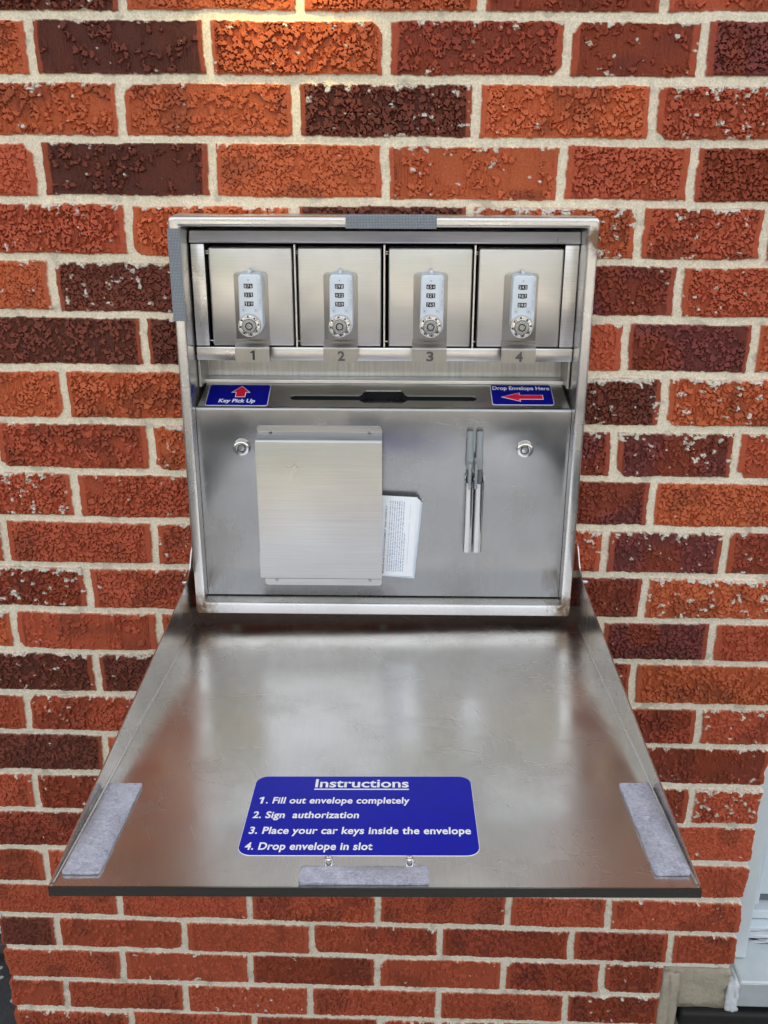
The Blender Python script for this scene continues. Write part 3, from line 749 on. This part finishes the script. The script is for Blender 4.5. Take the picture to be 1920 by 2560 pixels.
# sloping slot panel above the collection door
P0 = Vector((0, 0.029, -0.4280)); P1 = Vector((0, -0.028, -0.4465)); SLEN = (P1 - P0).length
eu = (P1 - P0).normalized(); en = Vector((0, eu.z, -eu.y));
if en.z < 0: en = -en
def slant(a, b, h): return Vector((a, 0, 0)) + P0 + eu * (SLEN - b) + en * h     # b counts up from the front edge
bm = bmesh.new()
# plate with a real cut-out: ring of quads round the slot outline
slot = []
zc_ = SLEN - 0.0330; zw_ = SLEN - 0.0305
hw, cxs = 0.1180, -0.0018
def slot_outline():
    p = []
    r = 0.0062
    for i in range(9): a = R(-90 + 180 * i / 8); p.append((cxs + hw - r + r * math.cos(a), zc_ + r * math.sin(a)))
    W, Hh, q = 0.0265, 0.0150, 0.004
    p += [(cxs + W + q, zc_ + r), (cxs + W, zc_ + r + q), (cxs + W, zw_ + Hh - q), (cxs + W - q, zw_ + Hh), (cxs - W + q, zw_ + Hh), (cxs - W, zw_ + Hh - q), (cxs - W, zc_ + r + q), (cxs - W - q, zc_ + r)]
    for i in range(9): a = R(90 + 180 * i / 8); p.append((cxs - hw + r + r * math.cos(a), zc_ + r * math.sin(a)))
    p += [(cxs - W - q, zc_ - r), (cxs - W, zc_ - r - q), (cxs - W, zw_ - Hh + q - 0.001), (cxs - W + q, zw_ - Hh - 0.001), (cxs + W - q, zw_ - Hh - 0.001), (cxs + W, zw_ - Hh + q - 0.001), (cxs + W, zc_ - r - q), (cxs + W + q, zc_ - r)]
    return p
so_ = slot_outline()
outer = [(-0.2338, 0.0015), (0.2308, 0.0015), (0.2272, SLEN - 0.0005), (-0.2302, SLEN - 0.0005)]
iv = [bm.verts.new(slant(a, b, 0)) for a, b in so_]; ov = [bm.verts.new(slant(a, b, 0)) for a, b in outer]
ie = [bm.edges.new((iv[i], iv[(i + 1) % len(iv)])) for i in range(len(iv))]; oe = [bm.edges.new((ov[i], ov[(i + 1) % 4])) for i in range(4)]
bmesh.ops.triangle_fill(bm, edges=ie + oe, use_beauty=True)
# thickness of the sheet at the cut and a dark chute behind it
iv2 = [bm.verts.new(slant(a, b, -0.0018)) for a, b in so_]; iv3 = [bm.verts.new(slant(a, b, -0.035)) for a, b in so_]
for i in range(len(iv)):
    j = (i + 1) % len(iv)
    bm.faces.new((iv[i], iv[j], iv2[j], iv2[i]))
    f = bm.faces.new((iv2[i], iv2[j], iv3[j], iv3[i])); f.material_index = 1
f = bm.faces.new(iv3); f.material_index = 1
bmesh.ops.recalc_face_normals(bm, faces=bm.faces[:])
# keep the sheet facing outwards
for f in bm.faces:
    if abs(f.normal.dot(en)) > 0.9 and f.material_index == 0 and f.normal.dot(en) < 0: f.normal_flip()
sp_ = obj('slot_panel', bm, [M_slant, M_void], kd)
bm = bmesh.new()     # small flap lying inside the slot
add_prism(bm, [(-0.020, zc_ - 0.004), (0.017, zc_ - 0.004), (0.020, zc_ - 0.010), (-0.022, zc_ - 0.010)], lambda a, b, h: slant(a, b, h - 0.009), 0, 0.001)
obj('slot_flap', bm, M_dark, sp_)

# collection door
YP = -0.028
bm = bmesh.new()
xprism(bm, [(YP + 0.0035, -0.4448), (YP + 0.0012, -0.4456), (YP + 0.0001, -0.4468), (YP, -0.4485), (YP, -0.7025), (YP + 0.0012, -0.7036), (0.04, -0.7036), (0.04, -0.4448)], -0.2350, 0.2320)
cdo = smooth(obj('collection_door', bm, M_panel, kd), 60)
for xk in (-0.1800, 0.1765):
    bm = bmesh.new(); zk = -0.4965
    lathe(bm, [(0.0112, 0.0), (0.0110, 0.0022), (0.0096, 0.0052), (0.0080, 0.0056), (0.0052, 0.0054), (0.0050, 0.0040), (0.0041, 0.0040), (0.0040, 0.0054), (0.0010, 0.0055)], (xk, YP, zk), 'Y', 36)
    for f in bm.faces:
        rr = sum(math.hypot(v.co.x - xk, v.co.z - zk) for v in f.verts) / len(f.verts)
        f.material_index = 1 if 0.0040 < rr < 0.0052 else 0
    a0 = R(60 if xk > 0 else 215)
    for da in (0, 1.3):
        a = a0 + da; ca, sa = math.cos(a), math.sin(a)
        add_prism(bm, [(xk + rr * ca - tt * sa, zk + rr * sa + tt * ca) for rr, tt in ((0.0048, -0.0007), (0.0068, -0.0007), (0.0068, 0.0007), (0.0048, 0.0007))], front(YP), 0.0052, 0.0060, 1)
    smooth(obj('cam_lock', bm, [M_chrome, M_black], cdo), 25)

# stickers on the slope
def sticker(x0, x1, b0, b1, lbl):
    bm = bmesh.new()
    add_prism(bm, rrect(x0, x1, b0, b1, 0.0035, 5), slant, 0.0002, 0.0005)
    add_prism(bm, rrect(x0 + 0.0006, x1 - 0.0006, b0 + 0.0006, b1 - 0.0006, 0.0031, 5), slant, 0.0003, 0.0007, 1)
    o = obj('sticker', bm, [M_white, M_blued], kd); o['label'] = lbl; return o
def arrow(o, pts, k):
    c = Vector((sum(p[0] for p in pts) / len(pts), sum(p[1] for p in pts) / len(pts)))
    bm = bmesh.new(); add_prism(bm, [tuple(p) for p in pts], slant, 0.0008, 0.0010); obj('arrow_outline', bm, M_white, o)
    # inset the outline by k for the red fill
    n = len(pts); P = [Vector(p) for p in pts]; out = []
    for i in range(n):
        a = (P[i] - P[i - 1]).normalized(); b = (P[(i + 1) % n] - P[i]).normalized()
        na = Vector((-a.y, a.x)); nb_ = Vector((-b.y, b.x)); m = (na + nb_); m = m / max(0.25, m.dot(na)); out.append(tuple(P[i] + m * k))
    bm = bmesh.new(); add_prism(bm, out, slant, 0.0008, 0.0013); obj('arrow', bm, M_red, o)
s1 = sticker(-0.2250, -0.1465, SLEN - 0.0535, SLEN - 0.0050, 'blue sticker with red upward arrow reading Key Pick Up')
bt = SLEN
arrow(s1, [(-0.1895, bt - 0.0345), (-0.1765, bt - 0.0345), (-0.1765, bt - 0.0240), (-0.1712, bt - 0.0240), (-0.1832, bt - 0.0085), (-0.1955, bt - 0.0240), (-0.1895, bt - 0.0240)], 0.0009)
obj('lettering', text_mesh('Key Pick Up', 0.046, 0.0082, slant, xc=-0.1860, y=bt - 0.0470, bold=0.030, shear=0.12, ext=0.0010), M_white, s1)
s2 = sticker(0.1348, 0.2125, SLEN - 0.0480, SLEN - 0.0015, 'blue sticker with red left arrow reading Drop Envelope Here')
arrow(s2, [(0.1470, bt - 0.0310), (0.1712, bt - 0.0415), (0.1706, bt - 0.0362), (0.2000, bt - 0.0362), (0.2000, bt - 0.0258), (0.1706, bt - 0.0258), (0.1712, bt - 0.0205)], 0.0009)
obj('lettering', text_mesh('Drop Envelope Here', 0.0725, 0.0085, slant, xc=0.1735, y=bt - 0.0140, bold=0.026, ext=0.0010), M_white, s2)

# envelope pocket
bm = bmesh.new()
add_prism(bm, rrect(-0.1600, -0.0035, -0.4830, -0.4680, 0.004, 5, (1, 1, 0, 0)), front(YP), 0.0001, 0.0013)
add_prism(bm, rrect(-0.1575, -0.0030, -0.6875, -0.6600, 0.004, 5, (0, 0, 1, 1)), front(YP), 0.0001, 0.0013)
YK = YP - 0.022
xprism(bm, [(YP - 0.0012, -0.4760), (YP - 0.0030, -0.4768), (YK + 0.0030, -0.4800), (YK + 0.0008, -0.4812), (YK, -0.4832), (YK, -0.6680), (YK + 0.0012, -0.6692), (YP - 0.0012, -0.6692), (YP - 0.0012, -0.6680), (YK + 0.0014, -0.6678), (YK + 0.0014, -0.4835), (YP - 0.0030, -0.4782), (YP - 0.0012, -0.4774)], -0.1597, -0.0025)
add_box(bm, -0.1606, -0.1592, YK + 0.0003, YP, -0.5250, -0.4845); add_box(bm, -0.1606, -0.1592, YK + 0.0003, YP, -0.6680, -0.6330)
pk = smooth(obj('envelope_pocket', bm, M_pocket, kd), 40)
for x_, z_ in ((-0.1430, -0.4735), (-0.0185, -0.4735), (-0.1420, -0.6795), (-0.0185, -0.6800)):
    bm = bmesh.new(); lathe(bm, [(0.0021, 0.001), (0.0021, 0.0019), (0.0013, 0.0023), (0.0005, 0.0018)], (x_, YP - 0.0006, z_), 'Y', 14)
    smooth(obj('rivet', bm, M_plate, pk))

# pen tubes
def tube(xc, r, zb, zcut, zback, yc):
    bm = bmesh.new(); n = 32
    def top(a): # low at the front, tall at the back
        s_ = (1 + math.sin(a)) / 2; return zcut + (zback - zcut) * s_
    rows = []
    for rr, low in ((r, True), (r, False), (r - 0.0008, False), (r - 0.0008, True)):
        rows.append([bm.verts.new((xc + rr * math.cos(2 * math.pi * i / n), yc + rr * math.sin(2 * math.pi * i / n), (zb if low else top(2 * math.pi * i / n)))) for i in range(n)])
    for A, B in zip(rows[:-1], rows[1:]):
        for i in range(n): f = bm.faces.new((A[i], A[(i + 1) % n], B[(i + 1) % n], B[i])); f.smooth = True
    bm.faces.new(rows[0])
    bmesh.ops.recalc_face_normals(bm, faces=bm.faces[:])
    return bm
YT = YP - 0.0066
for xk in (0.1082, 0.1208):
    smooth(obj('pen_tube', tube(xk, 0.0060, -0.6340, -0.5395, -0.5280, YT), M_tube, kd), 50)

# hook tape on the rim
bm = bmesh.new(); add_box(bm, -0.0445, 0.0595, -DEP - 0.0022, -DEP - 0.0001, -0.2270, -0.2128, 0.0006); add_box(bm, -0.0445, 0.0595, -DEP - 0.0015, -DEP + 0.012, -0.2138, -0.2118, 0.0006)
obj('hook_tape', bm, M_velcro, kd)
bm = bmesh.new(); add_box(bm, -0.2496, -0.2352, -DEP - 0.0022, -DEP - 0.0001, -0.3335, -0.2275, 0.0006)
obj('hook_tape', bm, M_velcro, kd)

# ------------------------------------------------------------------ the lid, swung down and open
LO = Vector((0.0012, -0.045, -0.7360)); TILT = R(6.4); LROLL = R(-0.7)
Rl = Matrix.Rotation(LROLL, 3, 'Y')
ex = Rl @ Vector((1, 0, 0)); eul = Rl @ Vector((0, -math.cos(TILT), math.sin(TILT))); enl = Rl @ Vector((0, math.sin(TILT), math.cos(TILT)))
def lidp(a, u, h): return LO + ex * a + eul * u + enl * h
HW, LEN = 0.2546, 0.5690
bm = bmesh.new()
# plate, gently bowed between its folded sides
t = bmesh.new(); NX, NU = 24, 30
gv = [[None] * (NU + 1) for _ in range(NX + 1)]
for i in range(NX + 1):
    for j in range(NU + 1):
        a = -HW + 2 * HW * i / NX; u = -0.040 + (LEN + 0.040) * j / NU
        bow = -0.0016 * math.cos(math.pi * a / (2 * HW)) * math.sin(math.pi * max(0, u) / LEN)
        gv[i][j] = t.verts.new(lidp(a, u, bow))
for i in range(NX):
    for j in range(NU):
        f = t.faces.new((gv[i][j], gv[i + 1][j], gv[i + 1][j + 1], gv[i][j + 1])); f.smooth = True
bmesh.ops.recalc_face_normals(t, faces=t.faces[:])
if t.faces[:][0].normal.dot(enl) < 0: bmesh.ops.reverse_faces(t, faces=t.faces[:])
ext = bmesh.ops.extrude_face_region(t, geom=t.faces[:])
for v in [g for g in ext['geom'] if isinstance(g, bmesh.types.BMVert)]: v.co -= enl * 0.0015
bmesh.ops.recalc_face_normals(t, faces=t.faces[:])
merge(bm, t)
prof = [(LEN - 0.002, 0.0012), (0.30, 0.0335), (0.10, 0.0575), (0.055, 0.0630), (0.022, 0.0680), (0.002, 0.0800), (-0.012, 0.0980), (-0.024, 0.1060), (-0.034, 0.1040), (-0.040, 0.0930), (-0.041, 0.0), (LEN - 0.002, 0.0)]
for sgn in (-1, 1):
    add_prism(bm, prof, lambda a, b, h: lidp(sgn * h, a, b), HW - 0.0001, HW + 0.0014, 0)
    # rolled inside corner between plate and side
    t = bmesh.new(); rows = []
    for u in (0.0, LEN - 0.004):
        rows.append([t.verts.new(lidp(sgn * (HW - 0.0022 * (1 - math.sin(R(a)))), u, 0.0003 + (0.0022 if u < 0.3 else 0.0006) * (1 - math.cos(R(a))))) for a in range(0, 91, 15)])
    for i in range(6):
        f = t.faces.new((rows[0][i], rows[0][i + 1], rows[1][i + 1], rows[1][i])); f.smooth = True
    merge(bm, t)
add_prism(bm, [(-HW, -0.0300), (HW, -0.0300), (HW, -0.0285), (-HW, -0.0285)], lidp, 0.0, 0.0135, 2)
add_prism(bm, [(-HW - 0.0014, -0.0076), (HW + 0.0014, -0.0076), (HW + 0.0014, 0.0004), (-HW - 0.0014, 0.0004)], lambda a, b, h: lidp(a, LEN + h, b), 0.0001, 0.0018, 1)
lid = smooth(obj('lid', bm, [M_lid, M_lip, plain('shade_grime_steel', (0.10, 0.06, 0.045), 0.6, 0.3, bump=0.2, bscale=120, var=0.4)], kd), 40)  # shade and dirt of the gap under the box put into the flange colour
lid['label'] = 'wide stainless lid hanging open towards the viewer'
def felt(pts):
    bm = bmesh.new(); add_prism(bm, pts, lidp, 0.0004, 0.0026)
    bmesh.ops.triangulate(bm, faces=bm.faces[:])
    for _ in range(4): bmesh.ops.subdivide_edges(bm, edges=[e for e in bm.edges if e.calc_length() > 0.004], cuts=1)
    for v in bm.verts:
        hh = (v.co - LO).dot(enl)
        k = 0.0005
        v.co += ex * random.uniform(-k, k) + eul * random.uniform(-k, k) + (enl * random.uniform(-0.0003, 0.0005) if hh > 0.001 else Vector())
    for f in bm.faces: f.smooth = True
    return obj('felt_pad', bm, M_felt, lid)
felt(rrect(-0.2505, -0.2200, 0.4160, 0.5545, 0.002, 3))
felt(rrect(0.2240, 0.2520, 0.4150, 0.5540, 0.002, 3))
felt(rrect(-0.0590, 0.0440, 0.5450, 0.5670, 0.002, 3))
for a_ in (-0.0368, 0.0288):
    bm = bmesh.new()
    def ring(prof, n=20, mi=0):
        rows = [[bm.verts.new(lidp(a_ + r_ * math.cos(2 * math.pi * i / n), 0.5400 + r_ * math.sin(2 * math.pi * i / n), h_)) for i in range(n)] for r_, h_ in prof]
        for A, B in zip(rows[:-1], rows[1:]):
            for i in range(n): f = bm.faces.new((A[i], A[(i + 1) % n], B[(i + 1) % n], B[i])); f.smooth = True; f.material_index = mi
        f = bm.faces.new(rows[-1]); f.material_index = mi
    ring([(0.0052, 0.0002), (0.0052, 0.0012), (0.0040, 0.0014), (0.0036, 0.0014), (0.0036, 0.0026), (0.0038, 0.0028), (0.0038, 0.0056), (0.0030, 0.0072), (0.0020, 0.0076), (0.0019, 0.0058)])
    bmesh.ops.recalc_face_normals(bm, faces=bm.faces[:])
    smooth(obj('screw', bm, M_chrome, lid), 35)
for sgn in (1, -1):
    bm = bmesh.new(); c = lidp(sgn * (HW + 0.0014), -0.006, 0.0560)
    lathe(bm, [(0.0048, 0.0), (0.0048, 0.0035 * sgn), (0.0025, 0.0036 * sgn), (0.0025, 0.0105 * sgn), (0.0012, 0.0125 * sgn)], c, 'X', 12)
    smooth(obj('hinge_bolt', bm, M_zinc, lid), 30)

# instruction sign on the lid
def sgn_p(a, b, h): return lidp(a, 0.5270 - b, h - 0.0012)     # b counts up the sign from its lower edge
bm = bmesh.new()
add_prism(bm, rrect(-0.1145, 0.0875, 0.0, 0.1280, 0.0120, 8), sgn_p, 0.0002, 0.0012)
add_prism(bm, rrect(-0.1141, 0.0871, 0.0004, 0.1276, 0.0116, 8), sgn_p, 0.0006, 0.0014, 1)
sg = obj('instruction_sign', bm, [M_white, M_blue], kd)
sg['label'] = 'blue sign with white numbered instructions'
e_ = 0.0018
bm = text_mesh('Instructions', 0.0870, 0.0150, sgn_p, xc=-0.0145, y=0.1075, bold=0.020, ext=e_)
add_prism(bm, [(-0.0585, 0.1035), (0.0292, 0.1035), (0.0292, 0.1049), (-0.0585, 0.1049)], sgn_p, 0.0012, e_)
obj('heading', bm, M_white, sg)
for body, x0_, wd, yb in (('1. Fill out envelope completely', -0.1088, 0.1385, 0.0795), ('2. Sign  authorization', -0.1090, 0.0938, 0.0555), ('3. Place your car keys inside the envelope', -0.1088, 0.1905, 0.0310), ('4. Drop envelope in slot', -0.1090, 0.1070, 0.0075)):
    if body[0] == '1':
        bm = text_mesh(body[1:], wd - 0.0085, 0.0108, sgn_p, x0=x0_ + 0.0085, y=yb, bold=0.026, shear=0.06, ext=e_, space=1.05)
        one_glyph(bm, x0_ + 0.0015, yb, 0.0108, lambda a, b, h: sgn_p(a + (b - yb) * 0.06, b, h), e_)
    else: bm = text_mesh(body, wd, 0.0108, sgn_p, x0=x0_, y=yb, bold=0.026, shear=0.06, ext=e_, space=1.05)
    obj('instruction_line', bm, M_white, sg)

# whole box sits a touch out of true on the wall
kd.rotation_euler = Euler((0, R(-0.2), R(0.8))); SHIFT = Vector((0.0018, 0, 0)); kd.location = Vector(box_c) + SHIFT

# ------------------------------------------------------------------ envelopes in the pocket
Rk = Matrix.Translation(Vector(box_c) + SHIFT) @ Euler((0, R(-0.2), R(0.8))).to_matrix().to_4x4() @ Matrix.Translation(-Vector(box_c))
def place(o): o.matrix_world = Rk @ o.matrix_world
def envelope(y, piv, ang, wd, ht, m, name='envelope'):
    ca, sa = math.cos(ang), math.sin(ang)
    def t3(a, b, h): # pivot = top right corner
        return Vector((piv[0] + a * ca - b * sa, y - h, piv[1] + a * sa + b * ca))
    bm = bmesh.new(); add_prism(bm, [(-wd, -ht), (0, -ht), (0, 0), (-wd, 0)], t3, 0, 0.0005)
    return bm, t3
random.seed(9)
labs = 'white envelope fanned behind the printed one in the steel pocket'
spec = [(-0.0292, (0.0492, -0.5690), -0.085, M_paperb), (-0.0300, (0.0482, -0.5680), -0.080, M_paper), (-0.0311, (0.0478, -0.5668), -0.085, M_paperb), (-0.0322, (0.0468, -0.5650), -0.080, M_paper), (-0.0334, (0.0452, -0.5628), -0.082, M_paper)]
for y, piv, ang, mm in spec:
    bm, t3 = envelope(y, piv, ang, 0.148, 0.108, mm)
    o = obj('envelope', bm, mm); tag(o, labs, 'envelope', 'envelopes in the steel pocket'); place(o)
ev = thing('envelope', 'front envelope printed with fine grey text, sticking out of the steel pocket', 'envelope', (0, 0, 0), 'envelopes in the steel pocket')
bm, t3 = envelope(-0.0346, (0.0428, -0.5600), -0.050, 0.146, 0.1115, M_paper)
obj('paper', bm, M_paper, ev)
# heading runs up the envelope
def vert(x_off, z0): return lambda a, b, h: t3(x_off - b, z0 + a, 0.0005 + h)
obj('printed_heading', text_mesh('RELEASE AND ACKNOWLEDGEMENT  READ CAREFULLY', 0.0960, 0.0021, vert(-0.0380, -0.1090), x0=0, y=0, bold=0.01, ext=0.0002), M_inkd, ev)
bm = bmesh.new(); bmd = bmesh.new()
for ln in range(8):        # body text too fine to read: broken strokes
    z = -0.1055 + random.uniform(0, 0.001); xo = -0.0345 + ln * 0.0029
    end = -0.006 if ln < 7 else -0.05
    while z < end:
        L = random.uniform(0.0012, 0.0055)
        b_ = bm if random.random() < 0.8 else bmd
        add_prism(b_, [(xo, z), (xo + 0.0013, z), (xo + 0.0013, min(z + L, end)), (xo, min(z + L, end))], t3, 0.0006, 0.0007)
        z += L + random.uniform(0.0006, 0.0014)
add_prism(bm, [(-0.0085, -0.094), (-0.0081, -0.094), (-0.0081, -0.036), (-0.0085, -0.036)], t3, 0.0006, 0.0007)
add_prism(bm, [(-0.0085, -0.030), (-0.0081, -0.030), (-0.0081, -0.010), (-0.0085, -0.010)], t3, 0.0006, 0.0007)
obj('printed_text', bm, plain('faint_ink', (0.50, 0.54, 0.62), 0.8), ev); obj('printed_text', bmd, plain('blue_ink', (0.34, 0.44, 0.66), 0.8), ev)
place(ev)

# ------------------------------------------------------------------ pens
def pen(xc, dx, clip_a, label):
    root = thing('pen', label, 'pen', (0, 0, 0), 'pens in the steel tubes')
    yc = YT
    bm = bmesh.new(); lathe(bm, [(0.0036, 0), (0.0036, 0.118), (0.0030, 0.124), (0.0022, 0.128)], (xc, yc, -0.6300), 'Z', 20)
    smooth(obj('barrel', bm, M_pen, root), 40)
    bm = bmesh.new(); lathe(bm, [(0.0020, 0), (0.0016, 0.010), (0.0006, 0.0135)], (xc + dx, yc, -0.4975), 'Z', 14)
    smooth(obj('tip', bm, M_brass, root), 40)
    bm = bmesh.new(); z0 = -0.5205
    lathe(bm, [(0.0049, 0), (0.0049, 0.0125), (0.0052, 0.0128), (0.0052, 0.0135), (0.0048, 0.0142), (0.0043, 0.034), (0.0042, 0.0470), (0.0038, 0.0482), (0.0030, 0.0482), (0.0027, 0.0470)], (xc + dx, yc, z0), 'Z', 24)
    ca, sa = math.cos(clip_a), math.sin(clip_a)
    def cl(a, b, h): # a tangential, b up, h radial
        r = 0.0044 + h; return Vector((xc + dx + r * ca - a * sa, yc + r * sa + a * ca, b))
    add_prism(bm, [(-0.0016, -0.5455), (-0.0011, -0.5468), (0.0011, -0.5468), (0.0016, -0.5455), (0.0020, -0.5090), (-0.0020, -0.5090)], cl, 0.0010, 0.0026, 0, 0.0004)
    add_prism(bm, [(-0.0022, -0.5130), (0.0022, -0.5130), (0.0030, -0.5060), (-0.0030, -0.5060)], cl, -0.001, 0.0026, 0, 0.0004)
    smooth(obj('cap', bm, M_capt, root), 40)
    place(root)
pen(0.1080, -0.0003, R(-88), 'grey capped pen in the left steel tube, clip facing forward')
pen(0.1208, -0.0012, R(-128), 'grey capped pen in the right steel tube, clip turned to the left')
